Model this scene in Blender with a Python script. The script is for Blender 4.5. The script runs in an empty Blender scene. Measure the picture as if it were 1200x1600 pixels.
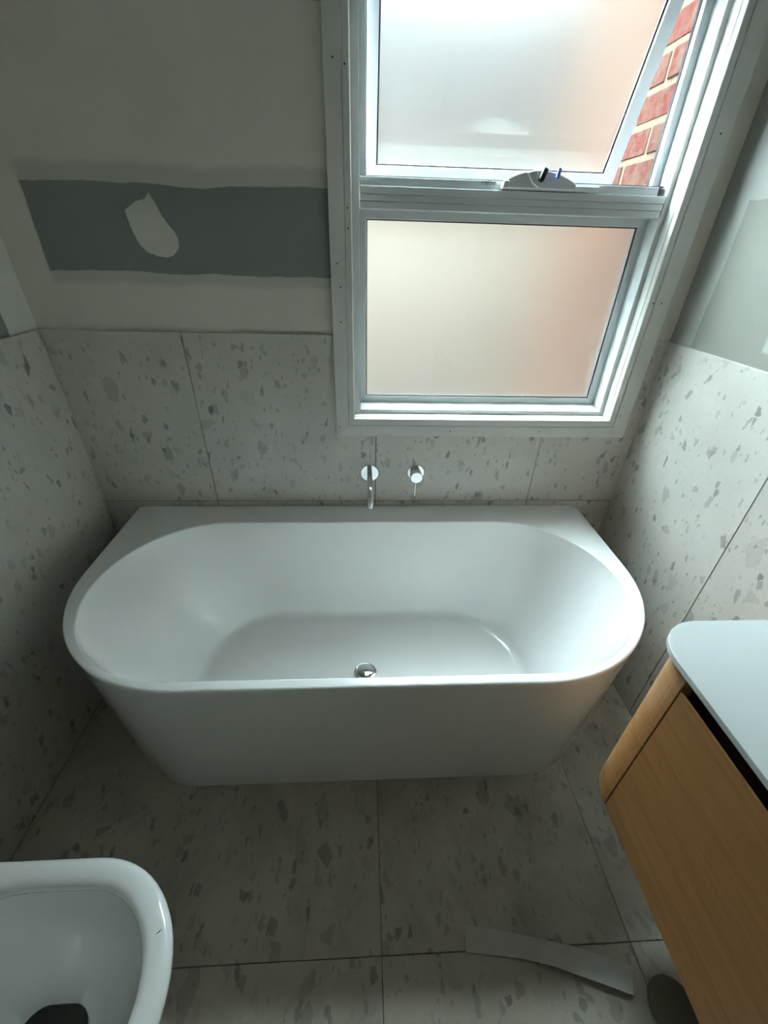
import bpy, bmesh, math, random
from mathutils import Vector, Matrix, Euler

random.seed(7)
scene = bpy.context.scene
COL = scene.collection

# ------------------------------------------------------------------ camera
def look_axes(pitch, yaw, roll):
    p, y, r = map(math.radians, (pitch, yaw, roll))
    f = Vector((math.sin(y) * math.cos(p), math.cos(y) * math.cos(p), math.sin(p)))
    rt = Vector((math.cos(y), -math.sin(y), 0))
    up = rt.cross(f)
    return rt * math.cos(r) + up * math.sin(r), -rt * math.sin(r) + up * math.cos(r), f

cam_data = bpy.data.cameras.new('camera')
cam = bpy.data.objects.new('camera', cam_data)
COL.objects.link(cam)
rt, up, fw = look_axes(-32.7615, 3.4909, 1.7298)
cam.matrix_world = Matrix(((rt.x, up.x, -fw.x, -0.0087), (rt.y, up.y, -fw.y, -1.3869),
                           (rt.z, up.z, -fw.z, 1.4422), (0, 0, 0, 1)))
cam_data.sensor_fit = 'VERTICAL'
cam_data.sensor_height = 32.0
cam_data.lens = 650.97 / 1600 * 32.0
cam_data.clip_start = 0.02
scene.camera = cam

# ------------------------------------------------------------------ overcast sky, exposure
world = bpy.data.worlds.new('overcast_sky')
scene.world = world
world.use_nodes = True
bg = world.node_tree.nodes['Background']
bg.inputs[0].default_value = (0.71, 0.885, 0.99, 1)
bg.inputs[1].default_value = 84.0
scene.view_settings.view_transform = 'Standard'
scene.view_settings.look = 'None'
scene.view_settings.gamma = 1
scene.view_settings.use_curve_mapping = False
scene.view_settings.exposure = 0.90
scene.cycles.use_guiding = True          # cleaner light through the frosted panes
scene.cycles.max_bounces = 12
scene.cycles.diffuse_bounces = 7
scene.cycles.glossy_bounces = 6
scene.cycles.transmission_bounces = 10
scene.cycles.sample_clamp_indirect = 40

# ------------------------------------------------------------------ node helpers
def new_mat(name):
    m = bpy.data.materials.new(name)
    m.use_nodes = True
    nt = m.node_tree
    return m, nt, nt.nodes['Principled BSDF']

class NT:
    def __init__(self, nt): self.nt = nt
    def n(self, t, **kw):
        nd = self.nt.nodes.new(t)
        for k, v in kw.items(): setattr(nd, k, v)
        return nd
    def l(self, a, b): self.nt.links.new(a, b)
    def val(self, sock, v):
        if hasattr(v, 'links') or isinstance(v, bpy.types.NodeSocket): self.l(v, sock)
        else: sock.default_value = v
    def math(self, op, a, b=0.0, c=0.0, clamp=False):
        nd = self.n('ShaderNodeMath', operation=op); nd.use_clamp = clamp
        for i, v in enumerate((a, b, c)): self.val(nd.inputs[i], v)
        return nd.outputs[0]
    def vmath(self, op, a, b=(0, 0, 0)):
        nd = self.n('ShaderNodeVectorMath', operation=op)
        self.val(nd.inputs[0], a)
        if op == 'SCALE': self.val(nd.inputs[3], b)
        else: self.val(nd.inputs[1], b)
        return nd.outputs[0]
    def mix(self, f, a, b, blend='MIX'):
        nd = self.n('ShaderNodeMix', data_type='RGBA', blend_type=blend)
        self.val(nd.inputs[0], f); self.val(nd.inputs[6], a); self.val(nd.inputs[7], b)
        return nd.outputs[2]
    def noise(self, vec, scale, detail=3, rough=0.55, dist=0.0):
        nd = self.n('ShaderNodeTexNoise')
        if vec is not None: self.l(vec, nd.inputs['Vector'])
        nd.inputs['Scale'].default_value = scale
        nd.inputs['Detail'].default_value = detail
        nd.inputs['Roughness'].default_value = rough
        nd.inputs['Distortion'].default_value = dist
        return nd.outputs['Fac'], nd.outputs['Color']
    def ramp(self, fac, lo, hi):
        nd = self.n('ShaderNodeMapRange'); nd.clamp = True
        self.val(nd.inputs[0], fac); nd.inputs[1].default_value = lo; nd.inputs[2].default_value = hi
        return nd.outputs[0]
    def smooth(self, fac, lo, hi):
        nd = self.n('ShaderNodeMapRange', interpolation_type='SMOOTHSTEP')
        self.val(nd.inputs[0], fac); nd.inputs[1].default_value = lo; nd.inputs[2].default_value = hi
        return nd.outputs[0]

def simple(name, col, rough=0.5, metal=0.0, spec=0.5, coat=0.0, vary=0.04, scale=6.0, bump=0.0):
    m, nt, b = new_mat(name); h = NT(nt)
    tc = h.n('ShaderNodeTexCoord').outputs['Object']
    f, _ = h.noise(tc, scale, 4)
    lo = tuple(c * (1 - vary) for c in col) + (1,)
    hi = tuple(min(1, c * (1 + vary)) for c in col) + (1,)
    h.l(h.mix(h.ramp(f, 0.3, 0.7), lo, hi), b.inputs['Base Color'])
    b.inputs['Roughness'].default_value = rough
    b.inputs['Metallic'].default_value = metal
    b.inputs['Specular IOR Level'].default_value = spec
    b.inputs['Coat Weight'].default_value = coat
    b.inputs['Coat Roughness'].default_value = 0.02
    if bump:
        f2, _ = h.noise(tc, 90, 3)
        bp = h.n('ShaderNodeBump'); bp.inputs['Strength'].default_value = bump
        bp.inputs['Distance'].default_value = 0.002
        h.l(f2, bp.inputs['Height']); h.l(bp.outputs[0], b.inputs['Normal'])
    return m

def terrazzo(name, plane, base=(0.595, 0.565, 0.515), rough=0.42, dirt=0.0):
    """pale stone-look porcelain with grey angular chips; plane picks the two world axes of the surface"""
    m, nt, b = new_mat(name); h = NT(nt)
    pos = h.n('ShaderNodeNewGeometry').outputs['Position']
    sep = h.n('ShaderNodeSeparateXYZ'); h.l(pos, sep.inputs[0])
    ax = {'x': sep.outputs[0], 'y': sep.outputs[1], 'z': sep.outputs[2]}
    cmb = h.n('ShaderNodeCombineXYZ')
    h.l(ax[plane[0]], cmb.inputs[0]); h.l(ax[plane[1]], cmb.inputs[1])
    rnd = h.n('ShaderNodeObjectInfo').outputs['Random']
    off = h.math('MULTIPLY', rnd, 40.0)
    oc = h.n('ShaderNodeCombineXYZ'); h.l(off, oc.inputs[0]); h.l(h.math('MULTIPLY', off, 0.37), oc.inputs[1])
    uv = h.vmath('ADD', cmb.outputs[0], oc.outputs[0])
    # cloudy base
    f1, _ = h.noise(uv, 5, 5, 0.6)
    f2, _ = h.noise(uv, 70, 4, 0.7)
    c = h.mix(h.ramp(f1, 0.3, 0.7), tuple(v * 0.94 for v in base) + (1,), tuple(v * 1.06 for v in base) + (1,))
    c = h.mix(h.math('MULTIPLY', h.ramp(f2, 0.52, 0.75), 0.22), c, tuple(v * 0.72 for v in base) + (1,))
    # fine streaks
    fs, _ = h.noise(h.vmath('MULTIPLY', uv, (60, 150, 1)), 1.0, 3, 0.6)
    c = h.mix(h.math('MULTIPLY', h.ramp(fs, 0.58, 0.74), 0.24), c, (0.20, 0.205, 0.195, 1))
    # shard layers: (cells per metre, angle, stretch, presence, shrink, darkness)
    for (sc, ang, st, pres, shrink, dark) in (
            (20.0, 0.7, 1.6, 0.965, 0.16, 0.34), (29.0, -0.5, 1.7, 0.96, 0.14, 0.45),
            (44.0, 0.4, 1.8, 0.955, 0.14, 0.55), (60.0, -1.1, 1.9, 0.965, 0.12, 0.68), (115.0, 0.2, 2.0, 0.95, 0.12, 0.50)):
        _, wc = h.noise(uv, sc * 1.8, 2, 0.6)
        w = h.vmath('SCALE', h.vmath('SUBTRACT', wc, (0.5, 0.5, 0.5)), 0.55 / sc)
        mp = h.n('ShaderNodeMapping')
        mp.inputs['Rotation'].default_value = (0, 0, ang)
        mp.inputs['Scale'].default_value = (1.0, 1.0 / st, 1)
        h.l(h.vmath('ADD', uv, w), mp.inputs['Vector'])
        vo = h.n('ShaderNodeTexVoronoi', voronoi_dimensions='2D')
        ve = h.n('ShaderNodeTexVoronoi', voronoi_dimensions='2D', feature='DISTANCE_TO_EDGE')
        for q in (vo, ve):
            q.inputs['Scale'].default_value = sc * 1.2
            q.inputs['Randomness'].default_value = 1.0
            h.l(mp.outputs[0], q.inputs['Vector'])
        cs = h.n('ShaderNodeSeparateColor'); h.l(vo.outputs['Color'], cs.inputs[0])
        present = h.math('GREATER_THAN', cs.outputs[0], pres)
        edge = h.math('SUBTRACT', ve.outputs['Distance'], h.math('MULTIPLY', cs.outputs[1], shrink))
        inside = h.ramp(edge, 0.0, 0.05)
        tone = h.math('MULTIPLY', h.math('ADD', h.math('MULTIPLY', cs.outputs[2], 0.8), 0.2), dark)
        k = h.math('MULTIPLY', h.math('MULTIPLY', present, inside), tone)
        c = h.mix(k, c, (0.108, 0.102, 0.094, 1))
    if dirt:
        f3, _ = h.noise(uv, 3.2, 6, 0.65, 0.6)
        c = h.mix(h.math('MULTIPLY', h.ramp(f3, 0.45, 0.72), dirt), c, (0.16, 0.14, 0.11, 1))
        f4, _ = h.noise(uv, 11, 5, 0.7, 1.2)
        c = h.mix(h.math('MULTIPLY', h.ramp(f4, 0.60, 0.75), dirt * 0.8), c, (0.12, 0.105, 0.085, 1))
    h.l(c, b.inputs['Base Color'])
    b.inputs['Roughness'].default_value = rough
    return m

M = {}
M['tile_back'] = terrazzo('porcelain_terrazzo_back', 'xz')
M['tile_side'] = terrazzo('porcelain_terrazzo_side', 'yz')
M['tile_floor'] = terrazzo('porcelain_terrazzo_floor', 'xy', base=(0.49, 0.445, 0.365), dirt=0.5)
M['grout'] = simple('grey_grout', (0.13, 0.13, 0.12), 0.9)
M['white_paint'] = simple('white_primed_timber', (0.665, 0.645, 0.605), 0.5, vary=0.05, scale=12)
M['alu'] = simple('white_powdercoat_aluminium', (0.62, 0.64, 0.64), 0.35, vary=0.02)
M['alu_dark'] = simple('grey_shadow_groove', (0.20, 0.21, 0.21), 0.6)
M['gasket'] = simple('black_rubber_gasket', (0.02, 0.022, 0.025), 0.6)
M['acrylic'] = simple('white_bath_acrylic', (0.875, 0.868, 0.855), 0.22, coat=1.0, vary=0.008)
M['ceramic'] = simple('white_toilet_ceramic', (0.86, 0.86, 0.84), 0.12, coat=0.4, vary=0.01)
M['chrome'] = simple('polished_chrome', (0.80, 0.81, 0.82), 0.06, metal=1.0, vary=0.01)
M['stone'] = simple('white_solid_surface_top', (0.58, 0.60, 0.585), 0.32, vary=0.015)
M['plaster'] = simple('ceiling_plasterboard', (0.72, 0.71, 0.68), 0.9, vary=0.05, scale=3)
M['plastic'] = simple('off_white_plastic', (0.66, 0.68, 0.67), 0.4)
M['black_plastic'] = simple('black_plastic', (0.015, 0.015, 0.018), 0.4)
M['blue_plastic'] = simple('blue_plastic', (0.06, 0.09, 0.42), 0.35)
M['foam'] = simple('pale_foam_strip', (0.52, 0.50, 0.45), 0.7, vary=0.08, scale=20, bump=0.3)
M['dark_scrap'] = simple('dark_olive_board', (0.13, 0.125, 0.085), 0.85, vary=0.15)
M['recess_shade'] = simple('painted_recess_shade', (0.022, 0.012, 0.007), 0.7, vary=0.2)  # near-black cabinet body; paints the shade into the gap and joint round the drawer
M['water'] = simple('dark_bowl_water', (0.05, 0.055, 0.05), 0.03, vary=0.0)
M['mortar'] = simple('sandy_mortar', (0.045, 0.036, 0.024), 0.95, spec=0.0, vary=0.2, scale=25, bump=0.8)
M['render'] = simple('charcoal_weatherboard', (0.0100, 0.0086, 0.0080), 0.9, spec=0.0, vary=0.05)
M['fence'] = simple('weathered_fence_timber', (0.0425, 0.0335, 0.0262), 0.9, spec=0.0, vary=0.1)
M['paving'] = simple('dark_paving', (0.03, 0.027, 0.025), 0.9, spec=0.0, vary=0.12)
M['hole'] = simple('dark_filler_dot', (0.06, 0.05, 0.045), 0.9)
M['raw_patch'] = simple('pale_plaster_patch', (0.66, 0.63, 0.57), 0.9, vary=0.05, scale=14)

def make_wood():
    m, nt, b = new_mat('oak_veneer'); h = NT(nt)
    tc = h.n('ShaderNodeTexCoord').outputs['Object']
    mp = h.n('ShaderNodeMapping'); mp.inputs['Scale'].default_value = (1.2, 1.2, 14)
    h.l(tc, mp.inputs[0])
    f, _ = h.noise(mp.outputs[0], 2.2, 5, 0.62, 0.7)
    mp2 = h.n('ShaderNodeMapping'); mp2.inputs['Scale'].default_value = (9, 9, 260)
    h.l(tc, mp2.inputs[0])
    g, _ = h.noise(mp2.outputs[0], 1.5, 4, 0.7)
    c = h.mix(h.ramp(f, 0.28, 0.72), (0.36, 0.155, 0.048, 1), (0.52, 0.255, 0.090, 1))
    c = h.mix(h.math('MULTIPLY', h.ramp(g, 0.50, 0.72), 0.5), c, (0.20, 0.105, 0.045, 1))
    h.l(c, b.inputs['Base Color'])
    b.inputs['Roughness'].default_value = 0.42
    return m
M['oak'] = make_wood()

def make_brick():
    m, nt, b = new_mat('pink_red_clay_brick'); h = NT(nt)
    tc = h.n('ShaderNodeTexCoord').outputs['Object']
    rnd = h.n('ShaderNodeObjectInfo').outputs['Random']
    v = h.n('ShaderNodeCombineXYZ'); h.l(h.math('MULTIPLY', rnd, 30.0), v.inputs[0])
    p = h.vmath('ADD', tc, v.outputs[0])
    f, _ = h.noise(p, 22, 5, 0.7)
    g, _ = h.noise(p, 60, 4, 0.7)
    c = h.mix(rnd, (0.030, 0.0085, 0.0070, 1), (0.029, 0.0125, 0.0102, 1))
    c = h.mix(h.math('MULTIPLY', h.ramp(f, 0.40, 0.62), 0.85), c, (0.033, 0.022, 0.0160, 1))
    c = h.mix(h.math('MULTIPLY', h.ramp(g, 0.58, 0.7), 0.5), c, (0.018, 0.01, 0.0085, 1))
    h.l(c, b.inputs['Base Color']); b.inputs['Roughness'].default_value = 0.9
    b.inputs['Specular IOR Level'].default_value = 0.0
    bp = h.n('ShaderNodeBump'); bp.inputs['Strength'].default_value = 0.7; bp.inputs['Distance'].default_value = 0.004
    h.l(g, bp.inputs['Height']); h.l(bp.outputs[0], b.inputs['Normal'])
    return m
M['brick'] = make_brick()

def plaster_wall(name, boxes, base, plane):
    """skimmed wall; boxes = (a0,a1,b0,b1,colour,softness) regions of bare board or fresh compound"""
    m, nt, b = new_mat(name); h = NT(nt)
    pos = h.n('ShaderNodeNewGeometry').outputs['Position']
    _, nc = h.noise(pos, 4.5, 4, 0.55)
    pos2 = h.vmath('ADD', pos, h.vmath('SCALE', h.vmath('SUBTRACT', nc, (0.5, 0.5, 0.5)), 0.035))
    sep = h.n('ShaderNodeSeparateXYZ'); h.l(pos2, sep.inputs[0])
    ax = {'x': sep.outputs[0], 'y': sep.outputs[1], 'z': sep.outputs[2]}
    A, B = ax[plane[0]], ax[plane[1]]
    f, _ = h.noise(pos, 3.0, 5, 0.6)
    g, _ = h.noise(pos, 160, 3, 0.6)
    c = h.mix(h.ramp(f, 0.3, 0.7), tuple(v * 0.93 for v in base) + (1,), tuple(v * 1.07 for v in base) + (1,))
    for (a0, a1, b0, b1, col, s) in boxes:
        k = h.math('MULTIPLY', h.smooth(A, a0 - s, a0 + s), h.smooth(A, a1 + s, a1 - s))
        k = h.math('MULTIPLY', k, h.math('MULTIPLY', h.smooth(B, b0 - s, b0 + s), h.smooth(B, b1 + s, b1 - s)))
        c = h.mix(k, c, tuple(col) + (1,))
    h.l(c, b.inputs['Base Color']); b.inputs['Roughness'].default_value = 0.92
    bp = h.n('ShaderNodeBump'); bp.inputs['Strength'].default_value = 0.15; bp.inputs['Distance'].default_value = 0.001
    h.l(g, bp.inputs['Height']); h.l(bp.outputs[0], b.inputs['Normal'])
    return m
BOARD = (0.255, 0.268, 0.245)
SKIM = (0.70, 0.655, 0.585)
M['wall_back'] = plaster_wall('plaster_back', [
    (-0.887, -0.02, 1.325, 1.60, (0.55, 0.525, 0.475), 0.012),
    (-0.887, 0.0, 1.355, 1.558, BOARD, 0.0012),
    (-0.70, -0.05, 1.893, 2.05, BOARD, 0.002)], SKIM, 'xz')
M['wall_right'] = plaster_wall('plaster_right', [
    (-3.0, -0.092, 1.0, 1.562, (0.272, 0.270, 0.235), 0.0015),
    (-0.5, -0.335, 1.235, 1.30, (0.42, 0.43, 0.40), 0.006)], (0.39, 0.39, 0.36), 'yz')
M['wall_left'] = plaster_wall('plaster_left', [
    (-0.60, -0.105, 1.195, 1.30, BOARD, 0.004)], (0.74, 0.715, 0.66), 'yz')

def make_frosted():
    m, nt, b = new_mat('etched_glass_outer_face'); h = NT(nt)
    nt.nodes.remove(b)
    out = nt.nodes['Material Output']
    gl = h.n('ShaderNodeBsdfGlass', distribution='BECKMANN'); gl.inputs['Roughness'].default_value = 0.62; gl.inputs['IOR'].default_value = 1.45
    gl.inputs['Color'].default_value = (0.97, 0.985, 0.96, 1)
    tr = h.n('ShaderNodeBsdfTranslucent'); tr.inputs['Color'].default_value = (0.95, 0.97, 0.94, 1)
    mx = h.n('ShaderNodeMixShader'); mx.inputs[0].default_value = 0.001
    h.l(gl.outputs[0], mx.inputs[1]); h.l(tr.outputs[0], mx.inputs[2]); h.l(mx.outputs[0], out.inputs[0])
    m2, nt2, b2 = new_mat('glass_room_face'); h2 = NT(nt2)
    nt2.nodes.remove(b2)
    g2 = h2.n('ShaderNodeBsdfGlass'); g2.inputs['Roughness'].default_value = 0.0; g2.inputs['IOR'].default_value = 1.45
    g2.inputs['Color'].default_value = (0.97, 0.985, 0.96, 1)
    h2.l(g2.outputs[0], nt2.nodes['Material Output'].inputs[0])
    return m2, m
M['glass_in'], M['glass_out'] = make_frosted()

# ------------------------------------------------------------------ mesh helpers
def link(name, me, mats, parent=None, smooth=False):
    if not isinstance(mats, (list, tuple)): mats = [mats]
    for mt in mats: me.materials.append(mt)
    if smooth:
        for p in me.polygons: p.use_smooth = True
    o = bpy.data.objects.new(name, me)
    COL.objects.link(o)
    if parent is not None: o.parent = parent
    return o

def bm_obj(name, bm, mats, parent=None, smooth=False):
    bmesh.ops.recalc_face_normals(bm, faces=bm.faces[:])
    me = bpy.data.meshes.new(name); bm.to_mesh(me); bm.free()
    return link(name, me, mats, parent, smooth)

def add_box(bm, x0, x1, y0, y1, z0, z1):
    vs = [bm.verts.new((x, y, z)) for x in (x0, x1) for y in (y0, y1) for z in (z0, z1)]
    for f in ((0, 1, 3, 2), (4, 6, 7, 5), (0, 4, 5, 1), (2, 3, 7, 6), (0, 2, 6, 4), (1, 5, 7, 3)):
        bm.faces.new([vs[i] for i in f])

def bevel_all(bm, w, seg=1):
    bmesh.ops.recalc_face_normals(bm, faces=bm.faces[:])
    es = [e for e in bm.edges if len(e.link_faces) == 2 and e.calc_face_angle(0) > 0.5]
    bmesh.ops.bevel(bm, geom=es, offset=w, segments=seg, affect='EDGES', profile=0.5)

def box(name, x0, x1, y0, y1, z0, z1, mat, parent=None, bev=0.0, seg=1):
    bm = bmesh.new(); add_box(bm, x0, x1, y0, y1, z0, z1)
    if bev: bevel_all(bm, bev, seg)
    return bm_obj(name, bm, mat, parent)

def prism(name, pts, axis, a0, a1, mat, parent=None, bev=0.0, seg=1, smooth=False):
    """polygon pts in the plane normal to axis, extruded from a0 to a1 along it"""
    def P(u, v, w): return {'x': (w, u, v), 'y': (u, w, v), 'z': (u, v, w)}[axis]
    bm = bmesh.new()
    A = [bm.verts.new(P(u, v, a0)) for u, v in pts]
    B = [bm.verts.new(P(u, v, a1)) for u, v in pts]
    n = len(pts)
    bm.faces.new(A); bm.faces.new(B[::-1])
    for i in range(n):
        bm.faces.new((A[i], B[i], B[(i + 1) % n], A[(i + 1) % n]))
    if bev: bevel_all(bm, bev, seg)
    return bm_obj(name, bm, mat, parent, smooth)

def empty(name, loc=(0, 0, 0), parent=None):
    o = bpy.data.objects.new(name, None); COL.objects.link(o); o.location = loc
    o.empty_display_size = 0.1
    if parent is not None: o.parent = parent
    return o

def tag(o, label, cat, group=None):
    o['label'] = label; o['category'] = cat
    if group: o['group'] = group
    return o

def struct(o, label=None):
    o['kind'] = 'structure'
    if label: o['label'] = label
    return o

def loft(name, rings, mat, parent=None, cap_start=False, cap_end=False, smooth=True):
    bm = bmesh.new()
    R = [[bm.verts.new(p) for p in ring] for ring in rings]
    n = len(rings[0])
    for a, b in zip(R[:-1], R[1:]):
        for i in range(n):
            bm.faces.new((a[i], a[(i + 1) % n], b[(i + 1) % n], b[i]))
    if cap_start: bm.faces.new(R[0][::-1])
    if cap_end: bm.faces.new(R[-1])
    return bm_obj(name, bm, mat, parent, smooth)

def tube(name, pts, radii, mat, parent=None, n=20, cap=True):
    rings = []
    pts = [Vector(p) for p in pts]
    prev = None
    for i, p in enumerate(pts):
        t = (pts[min(i + 1, len(pts) - 1)] - pts[max(i - 1, 0)]).normalized()
        a = prev if prev is not None else (Vector((1, 0, 0)) if abs(t.x) < 0.9 else Vector((0, 0, 1)))
        u = (a - t * a.dot(t)).normalized(); v = t.cross(u); prev = u
        r = radii[i] if isinstance(radii, (list, tuple)) else radii
        rings.append([p + (u * math.cos(k * 2 * math.pi / n) + v * math.sin(k * 2 * math.pi / n)) * r for k in range(n)])
    o = loft(name, rings, mat, parent, cap, cap)
    sharp(o)
    return o

def sharp(o, ang=40):
    me = o.data
    bm = bmesh.new(); bm.from_mesh(me)
    for e in bm.edges:
        if len(e.link_faces) == 2 and e.calc_face_angle(0) > math.radians(ang): e.smooth = False
    bm.to_mesh(me); bm.free()

# ------------------------------------------------------------------ room shell
XL, XR = -0.974, 0.981            # tile faces
PX0, PX1, PY = -0.984, 0.991, 0.010  # plaster faces
YR = -2.70                        # wall behind the camera
H = 2.45
# window opening in the back wall
OX0, OX1, OZ0, OZ1 = -0.037, 0.864, 0.935, 2.075

floor = struct(box('floor', -1.10, 1.10, YR - 0.1, 0.12, -0.12, -0.010, M['grout']),
               'tiled bathroom floor of large grey terrazzo tiles')
ceiling = struct(box('ceiling', -1.10, 1.10, YR - 0.1, 0.12, H, H + 0.1, M['plaster']), 'plasterboard ceiling out of view')
bm = bmesh.new()
add_box(bm, PX0 - 0.11, OX0, PY, 0.12, -0.01, H)
add_box(bm, OX1, PX1 + 0.11, PY, 0.12, -0.01, H)
add_box(bm, OX0, OX1, PY, 0.12, -0.01, OZ0)
add_box(bm, OX0, OX1, PY, 0.12, OZ1, H)
wall_back = struct(bm_obj('wall_back', bm, M['wall_back']), 'half plastered window wall with bare grey board band')
wall_left = struct(box('wall_left', PX0 - 0.11, PX0, YR, PY, -0.01, H, M['wall_left']), 'left wall, plaster above grey terrazzo tile')
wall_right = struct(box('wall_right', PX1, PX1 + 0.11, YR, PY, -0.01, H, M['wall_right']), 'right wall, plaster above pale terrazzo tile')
wall_rear = struct(box('wall_rear', PX0 - 0.11, PX1 + 0.11, YR - 0.1, YR, -0.01, H, M['plaster']), 'plain wall behind the viewer')

# tiles: each a bevelled slab of its own, 3 mm joints
G = 0.0013
def wall_tile(parent, axis, pts, a0, a1, mat):
    return prism('wall_tile', pts, axis, a0, a1, mat, parent, bev=0.0008)

bxs = [XL, -0.5606, 0.0394, 0.640, XR]
T = 1.2
for i in range(4):
    a, b_ = bxs[i] + G, bxs[i + 1] - G
    if i == 0: a = XL
    if i == 3: b_ = XR
    wall_tile(wall_back, 'y', [(a, 0.0), (b_, 0.0), (b_, 0.6005 - G), (a, 0.6005 - G)], PY, 0.0, M['tile_back'])
    z0 = 0.6005 + G
    wz = 0.915; wl = -0.060; wr = 0.888
    if i == 0: pts = [(a, z0), (b_, z0), (b_, T), (a, T)]
    elif i == 1: pts = [(a, z0), (b_, z0), (b_, wz), (wl, wz), (wl, T), (a, T)]
    elif i == 2: pts = [(a, z0), (b_, z0), (b_, wz), (a, wz)]
    else: pts = [(a, z0), (b_, z0), (b_, T), (wr, T), (wr, wz), (a, wz)]
    wall_tile(wall_back, 'y', pts, PY, 0.0, M['tile_back'])
box('grout', XL, XR, 0.0025, PY, 0.0, 0.91, M['grout'], wall_back)
for y0, y1 in ((0.0, -0.5284), (-0.5284, -1.1284), (-1.1284, -1.7284), (-1.7284, -2.3284), (-2.3284, YR)):
    a, b_ = y1 + G, y0 - (G if y0 < 0 else 0)
    wall_tile(wall_right, 'x', [(a, 0.0), (b_, 0.0), (b_, T), (a, T)], XR, PX1, M['tile_side'])
box('grout', XR + 0.0025, PX1, YR, -0.001, 0.0, T - 0.004, M['grout'], wall_right)
for y0, y1 in ((0.0, -1.1284), (-1.1284, -2.3284), (-2.3284, YR)):
    a, b_ = y1 + G, y0 - (G if y0 < 0 else 0)
    wall_tile(wall_left, 'x', [(a, 0.0), (b_, 0.0), (b_, T), (a, T)], PX0, XL, M['tile_side'])
box('grout', PX0, XL - 0.0025, YR, -0.001, 0.0, T - 0.004, M['grout'], wall_left)
fxs = [XL, 0.0345, 0.652, XR]
fys = [0.0, -1.1238, -2.3238, YR]
for i in range(3):
    for j in range(3):
        g = 0.0009
        x0, x1 = fxs[i] + g, fxs[i + 1] - g
        y0, y1 = fys[j + 1] + g, fys[j] - g
        prism('floor_tile', [(x0, y0), (x1, y0), (x1, y1), (x0, y1)], 'z', -0.010, 0.0, M['tile_floor'], floor, bev=0.0008)

# pale plaster blob on the bare board
blob = [(-0.639, 1.500), (-0.605, 1.520), (-0.580, 1.526), (-0.567, 1.540), (-0.556, 1.518), (-0.546, 1.492), (-0.534, 1.472),
        (-0.522, 1.458), (-0.514, 1.440), (-0.517, 1.418), (-0.535, 1.400), (-0.555, 1.394), (-0.580, 1.397), (-0.605, 1.406),
        (-0.622, 1.424), (-0.632, 1.455)]
prism('plaster_patch', blob, 'y', PY - 0.0012, PY + 0.001, M['raw_patch'], wall_back)

# ------------------------------------------------------------------ window
win = struct(empty('window_1', (0.41, 0.06, OZ0)), 'white aluminium window, frosted glass, upper awning sash wound open')
WO = win.location.copy()
def W(o):
    """parent to the window, keeping the world position"""
    o.parent = win; o.matrix_parent_inverse = Matrix.Translation(-WO); return o

def ring4(name, outer, inner, y0, y1, mat, sides='LRBT', bev=0.0008):
    """four mitred members; outer/inner = (x0,x1,z0,z1)"""
    o, i = outer, inner
    S = {'L': [(o[0], o[2]), (i[0], i[2]), (i[0], i[3]), (o[0], o[3])],
         'R': [(o[1], o[2]), (o[1], o[3]), (i[1], i[3]), (i[1], i[2])],
         'B': [(o[0], o[2]), (o[1], o[2]), (i[1], i[2]), (i[0], i[2])],
         'T': [(o[0], o[3]), (i[0], i[3]), (i[1], i[3]), (o[1], o[3])]}
    return [W(prism(name, S[s], 'y', y0, y1, mat, None, bev=bev)) for s in sides]

ring4('architrave', (-0.098, 0.934, 0.873, 2.135), (-0.0555, 0.8835, 0.9115, 2.094), -0.012, 0.0095, M['white_paint'], bev=0.0012)
ring4('architrave_inner_strip', (-0.0545, 0.8825, 0.9125, 2.093), (OX0, OX1, OZ0, OZ1), -0.0115, 0.0095, M['white_paint'], bev=0.0012)
ring4('reveal_lining', (OX0 - 0.012, OX1 + 0.012, OZ0 - 0.012, OZ1 + 0.012), (OX0 + 0.0008, OX1 - 0.0008, OZ0 + 0.0008, OZ1 - 0.0008), 0.0105, 0.046, M['white_paint'])
FR = (-0.015, 0.850, 0.950, 2.055)
ring4('frame_member', (OX0 - 0.01, OX1 + 0.01, OZ0 - 0.01, OZ1 + 0.01), FR, 0.045, 0.130, M['alu'])
# sloping inner sill of the frame
W(prism('sill_slope', [(0.047, 0.9495), (0.100, 0.9495), (0.100, 0.959)], 'x', FR[0], FR[1], M['alu']))
# lower light: glazing beads, gasket, pane
GL = (0.006, 0.822, 0.983, 1.501)
ring4('glazing_bead', (FR[0], FR[1], 0.951, 1.524), (GL[0] - 0.002, GL[1] + 0.002, GL[2] - 0.002, GL[3] + 0.002), 0.100, 0.114, M['alu'])
ring4('glazing_gasket', (GL[0] - 0.0015, GL[1] + 0.0015, GL[2] - 0.0015, GL[3] + 0.0015), (GL[0] + 0.0015, GL[1] - 0.0015, GL[2] + 0.0015, GL[3] - 0.0015), 0.103, 0.108, M['gasket'], bev=0)

def pane(name, x0, x1, z0, z1, y0, y1, parent_fn=None):
    bm = bmesh.new(); add_box(bm, x0, x1, y0, y1, z0, z1)
    bmesh.ops.recalc_face_normals(bm, faces=bm.faces[:])
    for f in bm.faces: f.material_index = 0 if f.normal.y < -0.5 else 1
    return bm_obj(name, bm, [M['glass_in'], M['glass_out']])
W(pane('glass_pane', GL[0] - 0.008, GL[1] + 0.008, GL[2] - 0.008, GL[3] + 0.008, 0.1085, 0.1135))
# outer half of the lower frame behind the glass
ring4('frame_backing', (FR[0] - 0.001, FR[1] + 0.001, 0.949, 1.524), (GL[0] - 0.004, GL[1] + 0.004, GL[2] - 0.004, GL[3] + 0.004), 0.1142, 0.128, M['gasket'], bev=0)
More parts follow.
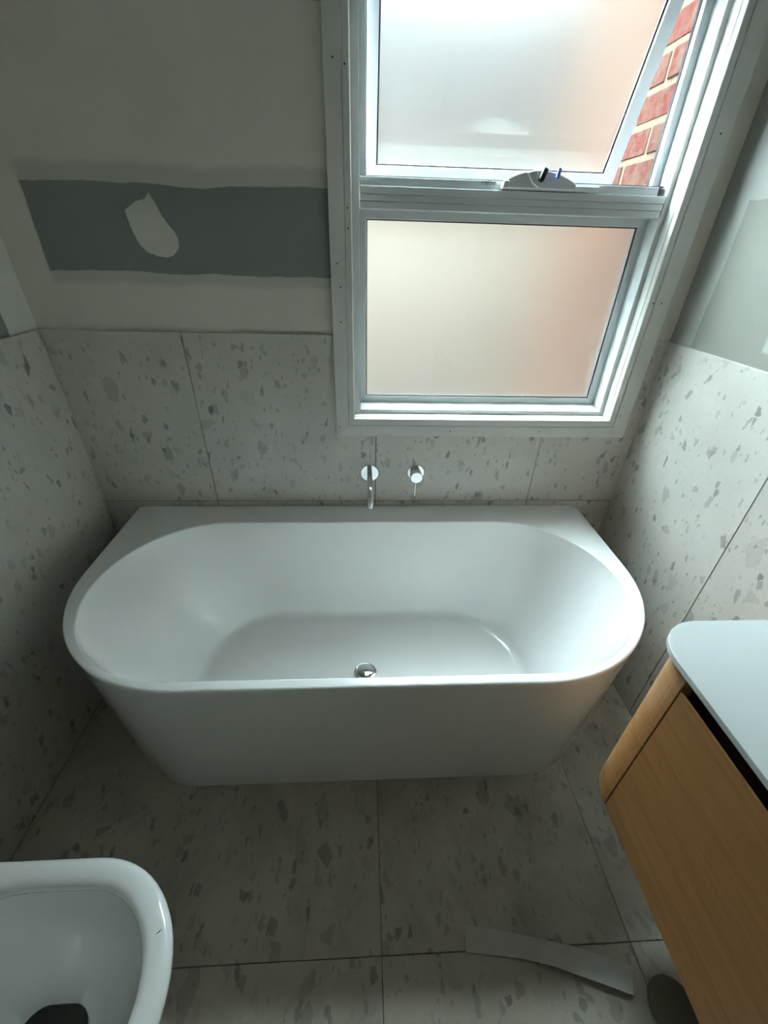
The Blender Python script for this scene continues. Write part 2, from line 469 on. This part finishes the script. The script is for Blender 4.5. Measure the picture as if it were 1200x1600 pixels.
# transom with three stepped faces
tr = empty('transom', (0.42, 0.08, 1.55)); W(tr); tr.matrix_parent_inverse = Matrix.Translation(-WO)
def TP(o):
    o.parent = tr; o.matrix_parent_inverse = Matrix.Translation(-tr.location); return o
TP(box('transom_face', FR[0] + 0.001, FR[1] - 0.001, 0.0455, 0.128, 1.5575, 1.5745, M['alu'], bev=0.0008))
TP(box('transom_face', FR[0] + 0.001, FR[1] - 0.001, 0.0475, 0.128, 1.5415, 1.5565, M['alu'], bev=0.0006))
TP(box('transom_face', FR[0] + 0.001, FR[1] - 0.001, 0.0495, 0.128, 1.5240, 1.5405, M['alu'], bev=0.0008))
TP(box('transom_core', FR[0] + 0.001, FR[1] - 0.001, 0.052, 0.127, 1.525, 1.574, M['alu_dark']))
TP(box('transom_upstand', FR[0] + 0.0012, FR[1] - 0.020, 0.060, 0.124, 1.5745, 1.596, M['alu'], bev=0.001))
# upper light: stops round the opening
for o in ring4('sash_stop', (FR[0], FR[1], 1.5746, FR[3]), (0.003, 0.829, 1.594, FR[3] - 0.02), 0.100, 0.118, M['alu'], sides='LRT'): pass

W(box('bounce_blocker', FR[0] + 0.004, FR[1] - 0.003, 0.066, 0.1275, 1.5962, 1.5985, M['gasket']))  # unseen black strips, added here and below to cut sky bounce onto the sash
ring4('bounce_blocker', (FR[0] + 0.0002, FR[1] - 0.0002, 1.5986, FR[3] - 0.0002), (0.0045, 0.8275, 1.600, FR[3] - 0.022), 0.1182, 0.1278, M['gasket'], sides='LRT', bev=0)
# awning sash, hinged at the head and wound out
TILT = math.radians(21.3)
sash = empty('awning_sash', (0.0, 0.128, 2.040))
sash.rotation_euler = (TILT, 0, 0)
sash.parent = win; sash.matrix_parent_inverse = Matrix.Translation(-WO)
def SP(o):
    o.parent = sash; return o
SX0, SX1, SH = 0.006, 0.802, 0.455
def sring(name, o, i, y0, y1, mat, bev=0.0008):
    S = [[(o[0], o[2]), (i[0], i[2]), (i[0], i[3]), (o[0], o[3])], [(o[1], o[2]), (o[1], o[3]), (i[1], i[3]), (i[1], i[2])],
         [(o[0], o[2]), (o[1], o[2]), (i[1], i[2]), (i[0], i[2])], [(o[0], o[3]), (i[0], i[3]), (i[1], i[3]), (o[1], o[3])]]
    for k, s in enumerate(S): SP(prism(name, s, 'y', y0, y1, mat, None, bev=bev))
sring('sash_rail', (SX0, SX1, -SH, 0.0), (SX0 + 0.030, SX1 - 0.036, -SH + 0.031, -0.03), 0.0, 0.026, M['alu'])
sring('sash_gasket', (SX0 + 0.0302, SX1 - 0.0362, -SH + 0.0312, -0.0302), (SX0 + 0.0345, SX1 - 0.0405, -SH + 0.0345, -0.034), 0.010, 0.015, M['gasket'], 0)
sring('sash_edge_seal', (SX0 - 0.001, SX1 + 0.003, -SH - 0.002, 0.001), (SX0 + 0.006, SX1 - 0.006, -SH + 0.006, -0.006), 0.0262, 0.030, M['gasket'], 0)
SP(pane('glass_pane', SX0 + 0.030, SX1 - 0.036, -SH + 0.031, -0.030, 0.0155, 0.0205))

# chain winder on the transom
wd = empty('window_winder', (0.5, 0.05, 1.59)); wd.parent = win; wd.matrix_parent_inverse = Matrix.Translation(-WO)
def WP(o):
    o.parent = wd; o.matrix_parent_inverse = Matrix.Translation(-wd.location); return o
WP(prism('winder_base', [(0.376, 1.5765), (0.652, 1.5765), (0.652, 1.590), (0.376, 1.590)], 'y', 0.046, 0.0598, M['plastic'], None, bev=0.002, seg=2))
hp = [(0.372, 1.578)] + [(0.372 + 0.20 * t, 1.592 + 0.026 * math.sin(math.pi * min(1, t * 1.02)) ** 0.8) for t in [k / 14 for k in range(15)]] + [(0.575, 1.578)]
WP(prism('winder_housing', hp, 'y', 0.018, 0.0459, M['plastic'], None, bev=0.003, seg=2))
WP(prism('winder_end_cap', [(0.370, 1.577), (0.385, 1.577), (0.387, 1.593), (0.372, 1.593)], 'y', 0.010, 0.030, M['plastic'], None, bev=0.002, seg=2))
wp = [(0.430, 1.611), (0.452, 1.616), (0.480, 1.584), (0.470, 1.578), (0.450, 1.588)]
WP(prism('winder_crank_seat', wp, 'y', 0.006, 0.0178, M['plastic'], None, bev=0.002, seg=2))
bm = bmesh.new(); add_box(bm, -0.0065, 0.0065, -0.009, 0.006, -0.013, 0.016); bevel_all(bm, 0.002, 2)
o = bm_obj('winder_handle', bm, M['black_plastic']); o.location = (0.469, 0.000, 1.604); o.rotation_euler = (math.radians(-10), math.radians(22), 0); WP(o); o['label'] = 'black crank handle'
bm = bmesh.new(); add_box(bm, -0.0055, 0.0055, -0.003, 0.003, -0.012, 0.012); bevel_all(bm, 0.002, 2)
o = bm_obj('winder_key', bm, M['blue_plastic']); o.location = (0.515, 0.010, 1.611); o.rotation_euler = (math.radians(-8), math.radians(18), math.radians(25)); WP(o); o['label'] = 'small blue key tab'
# little printed mark on the upstand
bm = bmesh.new()
for k in range(5):
    x = 0.322 + k * 0.0085
    add_box(bm, x, x + 0.0016, 0.0594, 0.0599, 1.586, 1.5935)
    add_box(bm, x, x + 0.0060, 0.0594, 0.0599, 1.5918, 1.5938)
    if k % 2: add_box(bm, x + 0.0045, x + 0.006, 0.0594, 0.0599, 1.588, 1.5925)
o = WP(bm_obj('printed_mark', bm, M['hole']))
# filled nail holes in the architrave
for (x, z) in ((-0.079, 1.392), (-0.071, 1.333), (-0.073, 1.24), (-0.047, 1.52), (-0.046, 1.475), (-0.085, 0.905), (0.30, 0.893), (0.62, 0.895),
               (0.898, 0.955), (0.905, 1.31), (0.878, 1.31), (0.905, 1.70), (-0.075, 1.80), (-0.048, 1.79)):
    W(prism('nail_hole', [(x + 0.0022 * math.cos(a * math.pi / 4), z + 0.0022 * math.sin(a * math.pi / 4)) for a in range(8)], 'y', -0.0125, -0.0112, M['hole']))

# ------------------------------------------------------------------ outside: brick return wall, ground, house opposite
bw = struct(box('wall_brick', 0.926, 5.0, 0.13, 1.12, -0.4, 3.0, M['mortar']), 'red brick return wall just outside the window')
bmsh = None
c = 0
for k in range(38):
    z = -0.36 + k * 0.086
    if z > 2.9: break
    for j in range(7):
        y = 0.135 + j * 0.24 - (0.12 if k % 2 else 0.0)
        y0, y1 = max(y, 0.131), min(y + 0.224, 1.118)
        if y1 - y0 < 0.05: continue
        full = (y1 - y0) > 0.223
        if full and bmsh is not None:
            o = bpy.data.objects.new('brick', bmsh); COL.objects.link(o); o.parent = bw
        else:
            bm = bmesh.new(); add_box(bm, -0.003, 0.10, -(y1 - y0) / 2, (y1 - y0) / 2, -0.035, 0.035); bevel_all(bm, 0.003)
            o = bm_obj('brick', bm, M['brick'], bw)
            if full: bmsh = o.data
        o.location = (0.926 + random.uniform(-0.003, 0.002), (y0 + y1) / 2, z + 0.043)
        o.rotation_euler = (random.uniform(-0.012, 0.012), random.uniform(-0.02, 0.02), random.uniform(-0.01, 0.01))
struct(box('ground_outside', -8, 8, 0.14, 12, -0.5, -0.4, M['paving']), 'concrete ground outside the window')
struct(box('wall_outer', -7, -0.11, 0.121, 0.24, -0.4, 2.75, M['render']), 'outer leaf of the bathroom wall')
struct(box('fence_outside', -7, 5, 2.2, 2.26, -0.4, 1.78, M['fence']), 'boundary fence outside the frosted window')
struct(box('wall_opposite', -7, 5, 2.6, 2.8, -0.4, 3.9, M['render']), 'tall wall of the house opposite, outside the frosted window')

# ------------------------------------------------------------------ bath
BC = -0.0055                                     # centre line
def d_point(cx, cy, dx, dy, hw, yb, yf, r):
    """ray from (cx,cy) along (dx,dy) to the back-to-wall outline: square back corners, round front corners"""
    best = 1e9
    for (px, nx, is_x) in ((BC - hw, -1, 1), (BC + hw, 1, 1), (yb, 1, 0), (yf, -1, 0)):
        d = dx if is_x else dy
        if d * nx > 1e-9: best = min(best, (px - (cx if is_x else cy)) / d)
    x, y = cx + dx * best, cy + dy * best
    ccx = BC - hw + r if x < BC else BC + hw - r
    ccy = yf + r
    if y < ccy and (x - ccx) * (1 if x > BC else -1) > 0:
        ox, oy = cx - ccx, cy - ccy
        bq = ox * dx + oy * dy; cq = ox * ox + oy * oy - r * r
        t = -bq + math.sqrt(max(0, bq * bq - cq))
        x, y = cx + dx * t, cy + dy * t
    return x, y

NA, NS = 28, 24
def directions(hx, yc, corner):
    """list of (cx, cy, angle): half circle left, front straight, half circle right, back straight; counter-clockwise seen from above"""
    L = []
    a_c = math.atan2(corner[1] - yc, -(corner[0] - hx))      # angle to back left corner
    # back straight, right to left
    for k in range(NS): L.append((hx - 2 * hx * k / NS, math.pi / 2))
    angs = sorted(set([math.pi / 2 + math.pi * k / (2 * NA) for k in range(2 * NA)] + [a_c]))
    for a in angs: L.append((-hx, a))
    for k in range(NS): L.append((-hx + 2 * hx * k / NS, 3 * math.pi / 2))
    for a in angs: L.append((hx, 3 * math.pi - a if False else a + math.pi))
    return L
YC, HX, RI = -0.4430, 0.468, 0.3255
DIRS = []
a_cl = math.atan2(-0.004 - YC, -(0.8505 - HX))
a_cr = math.atan2(-0.004 - YC, (0.8505 - HX))
for k in range(NS): DIRS.append((HX - 2 * HX * k / NS, math.pi / 2))
for a in sorted([math.pi / 2 + math.pi * k / (2 * NA) for k in range(2 * NA)] + [a_cl]): DIRS.append((-HX, a))
for k in range(NS): DIRS.append((-HX + 2 * HX * k / NS, 1.5 * math.pi))
for a in sorted([-math.pi / 2 + math.pi * k / (2 * NA) for k in range(2 * NA)] + [a_cr]): DIRS.append((HX, a))

def ring_d(hw, yb, yf, r, z):
    out = []
    for (sx, a) in DIRS:
        x, y = d_point(BC + sx, YC, math.cos(a), math.sin(a), hw, yb, yf, r)
        out.append((x, y, z))
    return out
def ring_s(hx, r, z, yc=YC, ry=None):
    ry = ry or r
    return [(BC + sx * hx / HX + r * math.cos(a), yc + ry * math.sin(a), z) for (sx, a) in DIRS]

bath = tag(empty('bathtub', (BC, -0.4, 0.0)), 'white back-to-wall bathtub with rounded front corners under the window', 'bathtub')
def BP(o):
    o.parent = bath; o.matrix_parent_inverse = Matrix.Translation(-bath.location); return o
rings = []
base = dict(hw=0.765, yf=-0.731, r=0.25)
rim = dict(hw=0.8505, yf=-0.797, r=0.415)
def lerp(a, b, t): return a + (b - a) * t
for t in (0.001, 0.01, 0.03, 0.08, 0.2, 0.4, 0.6, 0.8, 0.955):
    rings.append(ring_d(lerp(base['hw'], rim['hw'], t), -0.004, lerp(base['yf'], rim['yf'], t), lerp(base['r'], rim['r'], t), 0.58 * t))
rings.append(ring_d(0.8500, -0.004, -0.7965, 0.4145, 0.570))
for a in range(1, 6):
    q = a / 5 * math.pi / 2
    ins = 0.006 * (1 - math.cos(q))
    rings.append(ring_d(0.8500 - ins, -0.004, -0.7965 + ins, 0.4145 - ins, 0.574 + 0.006 * math.sin(q)))
rings.append(ring_s(HX, RI + 0.005, 0.580))
for a in range(1, 6):
    q = a / 5 * math.pi / 2
    rings.append(ring_s(HX, RI + 0.005 - 0.005 * math.sin(q), 0.580 - 0.005 * (1 - math.cos(q))))
# inner wall runs almost straight to a tight cove at the floor
RF, HF, ZF = 0.268, 0.296, 0.160
RW, HW, ZW = RF + 0.010, HF + 0.006, ZF + 0.026
for t in (0.05, 0.15, 0.3, 0.45, 0.6, 0.75, 0.9, 1.0):
    e = t ** 1.12
    rings.append(ring_s(lerp(HX, HW, e), lerp(RI, RW, e), lerp(0.574, ZW, t)))
for t in (0.2, 0.4, 0.6, 0.8, 1.0):
    q = t * math.pi / 2
    rings.append(ring_s(lerp(HW, HF, t), RW - 0.030 * (1 - math.cos(q)) - 0.006 * t, ZW - 0.026 * math.sin(q)))
RF = RW - 0.036
for s in (0.8, 0.55, 0.3, 0.12):
    rings.append(ring_s(HF * s, RF * s, ZF - 0.004 * (1 - s)))
sh = BP(loft('bath_shell', rings, M['acrylic'], None, True, True))
sharp(sh, 55)
# pop-up waste
prof = [(0.0400, 0.0), (0.0405, 0.004), (0.038, 0.0065), (0.0345, 0.007), (0.0335, 0.0035), (0.0325, 0.0035), (0.0320, 0.009), (0.028, 0.0115), (0.018, 0.0135), (0.006, 0.0142)]
dz = ZF - 0.0035
BP(loft('bath_waste', [[(-0.001 + r * math.cos(k * math.pi / 16), -0.448 + r * math.sin(k * math.pi / 16), dz + z) for k in range(32)] for r, z in prof], M['chrome'], None, True, True))['label'] = 'round chrome pop-up waste'

# ------------------------------------------------------------------ spout and mixer
def lathe_y(name, cx, cz, prof, mat, parent, n=40):
    """profile (r, y) revolved about a line along y"""
    o = loft(name, [[(cx + r * math.cos(k * 2 * math.pi / n), y, cz + r * math.sin(k * 2 * math.pi / n)) for k in range(n)] for r, y in prof], mat, None, True, True)
    sharp(o); o.parent = parent; o.matrix_parent_inverse = Matrix.Translation(-parent.location); return o
sp = tag(empty('bath_spout', (0.018, 0.0, 0.724)), 'chrome wall spout on round flange above the bath rim', 'spout')
lathe_y('flange', 0.018, 0.724, [(0.033, 0.0), (0.033, -0.006), (0.0322, -0.0075), (0.012, -0.0078)], M['chrome'], sp)
pts = [(0.018, -0.007, 0.724), (0.018, -0.05, 0.724), (0.018, -0.09, 0.724), (0.018, -0.115, 0.7235)]
for k in range(1, 9):
    q = k / 8 * math.radians(80)
    pts.append((0.018, -0.115 - 0.045 * math.sin(q), 0.7235 - 0.045 * (1 - math.cos(q))))
pts.append((0.018, pts[-1][1] - 0.003, pts[-1][2] - 0.016))
o = tube('spout_pipe', pts, 0.0105, M['chrome'], None, 24); o.parent = sp; o.matrix_parent_inverse = Matrix.Translation(-sp.location)
mx = tag(empty('bath_mixer', (0.190, 0.0, 0.727)), 'chrome round wall mixer with pin lever beside the spout', 'tap')
lathe_y('flange', 0.190, 0.727, [(0.031, 0.0), (0.031, -0.006), (0.030, -0.0075), (0.02, -0.0078)], M['chrome'], mx)
lathe_y('mixer_body', 0.188, 0.727, [(0.0215, -0.0075), (0.0215, -0.048), (0.0205, -0.050), (0.002, -0.0502)], M['chrome'], mx)
o = tube('pin_lever', [(0.187, -0.043, 0.708), (0.186, -0.047, 0.68), (0.185, -0.050, 0.652)], 0.0024, M['chrome'], None, 12)
o.parent = mx; o.matrix_parent_inverse = Matrix.Translation(-mx.location)

# ------------------------------------------------------------------ vanity
def quarter(cx, cy, r, a0, a1, n=14):
    return [(cx + r * math.cos(a0 + (a1 - a0) * k / n), cy + r * math.sin(a0 + (a1 - a0) * k / n)) for k in range(n + 1)]
VX, VY0, VY1 = 0.531, -0.880, -1.760
van = tag(empty('vanity_cabinet', (0.75, -1.3, 0.40)), 'wall-hung oak vanity with curved corner at the right', 'vanity')
def VP(o):
    o.parent = van; o.matrix_parent_inverse = Matrix.Translation(-van.location); return o
ZB, ZT = 0.398, 0.8475
R = 0.095
# curved corner post (solid), to full height
arc = quarter(VX + R, VY0 - R, R, math.pi, math.pi / 2)
cp = [(VX, VY0 - R - 0.003)] + arc + [(XR - 0.002, VY0), (XR - 0.002, VY0 - 0.018), (VX + R, VY0 - 0.018)] + quarter(VX + R, VY0 - R, R - 0.018, math.pi / 2, math.pi)[1:] + [(VX + 0.018, VY0 - R - 0.003)]
o = VP(prism('end_panel', cp, 'z', ZB, ZT, M['oak'], None, bev=0.0008)); 
arc2 = quarter(VX + R, VY1 + R, R, -math.pi / 2, -math.pi)
cp2 = [(VX + 0.018, VY1 + R + 0.003), (VX, VY1 + R + 0.003)][::-1]
cp2 = [(VX, VY1 + R + 0.003), (VX + 0.018, VY1 + R + 0.003)] + quarter(VX + R, VY1 + R, R - 0.018, math.pi, 1.5 * math.pi)[1:] + [(XR - 0.002, VY1 + 0.018), (XR - 0.002, VY1)] + quarter(VX + R, VY1 + R, R, 1.5 * math.pi, math.pi)[:-1]
VP(prism('end_panel', cp2, 'z', ZB, ZT, M['oak'], None, bev=0.0008))
dfp = [(VX + 0.0005, ZB - 0.001), (VX + 0.0195, ZB - 0.001), (VX + 0.0195, 0.778), (VX + 0.0045, 0.813), (VX + 0.0005, 0.813)]
VP(prism('drawer_front', dfp, 'y', VY1 + R + 0.005, VY0 - R - 0.005, M['oak'], None, bev=0.001, seg=2))   # top edge bevelled back as a finger pull
VP(box('cabinet_body', VX + 0.0225, XR - 0.003, VY1 + R + 0.004, VY0 - R - 0.0035, ZB + 0.004, ZT - 0.001, M['recess_shade']))
# bench top, a thing of its own
TXF, TYL, TYR, TR = 0.524, -0.865, -1.775, 0.090
tp = [(XR - 0.0015, TYL)] + quarter(TXF + TR, TYL - TR, TR, math.pi / 2, math.pi) + quarter(TXF + TR, TYR + TR, TR, math.pi, 1.5 * math.pi) + [(XR - 0.0015, TYR)]
top = prism('worktop', tp, 'z', 0.848, 0.860, M['stone'], None, bev=0.0012, seg=2)
tag(top, 'thin white solid bench top with rounded corner on the oak vanity', 'benchtop')

# ------------------------------------------------------------------ toilet
wc = tag(empty('toilet', (-0.6, -1.235, 0.0)), 'white toilet against the left wall with open oval seat', 'toilet')
def WCP(o):
    o.parent = wc; o.matrix_parent_inverse = Matrix.Translation(-wc.location); return o
TC = -1.237
def t_out(xb, xc, r, rb, z, n=32, ry=None):
    """back square-ish (corner rb), nose a half circle of radius r about xc"""
    ry = ry or r
    pts = []
    for k in range(n + 1):
        a = -math.pi / 2 + math.pi * k / n
        pts.append((xc + r * math.cos(a), TC + ry * math.sin(a), z))
    for k in range(9):
        a = math.pi / 2 + math.pi / 2 * k / 8
        pts.append((xb + rb + rb * math.cos(a), TC + ry - rb + rb * math.sin(a), z))
    for k in range(9):
        a = math.pi + math.pi / 2 * k / 8
        pts.append((xb + rb + rb * math.cos(a), TC - ry + rb + rb * math.sin(a), z))
    return pts
WXB = XL + 0.002
pan = [t_out(WXB, -0.60, 0.13, 0.02, 0.0005), t_out(WXB, -0.595, 0.135, 0.02, 0.02), t_out(WXB, -0.575, 0.150, 0.02, 0.15),
       t_out(WXB, -0.545, 0.172, 0.02, 0.28), t_out(WXB, -0.530, 0.182, 0.02, 0.34), t_out(WXB, -0.527, 0.185, 0.02, 0.385), t_out(WXB, -0.527, 0.182, 0.02, 0.394)]
hole = lambda xb, xc, r, z: t_out(xb, xc, r, r * 0.98, z)
pan += [hole(-0.790, -0.527, 0.151, 0.3945), hole(-0.786, -0.5265, 0.149, 0.388), hole(-0.775, -0.535, 0.135, 0.33), hole(-0.76, -0.56, 0.110, 0.26), hole(-0.70, -0.57, 0.068, 0.20), hole(-0.665, -0.59, 0.040, 0.14)]
WCP(sharp_o := loft('pan', pan, M['ceramic'], None, True, True)); sharp(sharp_o, 60)
# seat ring
ro, ri = 0.196, 0.148
def s_out(d, z): return t_out(-0.83 + d, -0.525, ro - d, 0.05, z)
def s_in(d, z): return t_out(-0.785 - d, -0.5255, ri + d, (ri + d) * 0.98, z)
seat = [s_out(0.004, 0.396), s_out(0.0, 0.402), s_out(0.0, 0.409), s_out(0.003, 0.415), s_out(0.009, 0.4192), s_out(0.018, 0.4205),
        s_in(0.018, 0.4205), s_in(0.011, 0.4193), s_in(0.005, 0.4160), s_in(0.0015, 0.411), s_in(0.0, 0.404), s_in(0.001, 0.397), s_in(0.006, 0.396), s_out(0.006, 0.396)]
WCP(loft('seat', seat, M['ceramic']))
WCP(prism('water', [(p[0], p[1]) for p in hole(-0.672, -0.587, 0.044, 0)], 'z', 0.147, 0.152, M['water']))
WCP(prism('scuff_mark', [(-0.371, -1.158), (-0.367, -1.157), (-0.362, -1.152), (-0.365, -1.1535)], 'z', 0.4203, 0.4209, M['hole']))

# ------------------------------------------------------------------ scraps on the floor
topl = [(0.246, -1.079), (0.310, -1.088), (0.361, -1.097), (0.430, -1.110), (0.497, -1.125), (0.565, -1.144), (0.634, -1.166)]
botl = [(0.238, -1.126), (0.305, -1.134), (0.373, -1.143), (0.445, -1.160), (0.512, -1.182), (0.560, -1.197), (0.606, -1.211)]
zz = [0.0005, 0.003, 0.006, 0.009, 0.012, 0.013, 0.011]
bm = bmesh.new()
secs = []
for (a, b_), (c_, d_), z in zip(topl, botl, zz):
    secs.append([bm.verts.new(v) for v in ((a, b_, 0.0006 + z * 0.25), (c_, d_, 0.0006 + z), (c_, d_, 0.0030 + z), (a, b_, 0.0030 + z * 0.25))])
for s, t in zip(secs[:-1], secs[1:]):
    for i in range(4): bm.faces.new((s[i], s[(i + 1) % 4], t[(i + 1) % 4], t[i]))
bm.faces.new(secs[0]); bm.faces.new(secs[-1][::-1])
o = bm_obj('packing_strip', bm, M['foam'])
tag(o, 'pale curled packing strip lying on the floor by the vanity', 'packing strip')
# dark rounded scrap under the vanity
rg = []
ax_, ay_ = Vector((0.655, -1.195)), Vector((0.86, -1.44))
dv = (ay_ - ax_).normalized(); nv = Vector((-dv.y, dv.x))
def scrap(w, z):
    pts = []
    for k in range(13):
        a = math.pi / 2 + math.pi * k / 12
        p = ax_ + dv * (0.05 + w * math.cos(a)) + nv * (w * math.sin(a)); pts.append((p.x, p.y, z))
    for s in (-1, 1):
        p = ay_ + nv * (w * s); pts.append((p.x, p.y, z))
    return pts
o = loft('board_offcut', [scrap(0.050, 0.008), scrap(0.052, 0.010), scrap(0.052, 0.013), scrap(0.048, 0.016)], M['dark_scrap'], None, True, True)
tag(o, 'dark olive offcut with rounded end on the floor under the vanity', 'offcut')
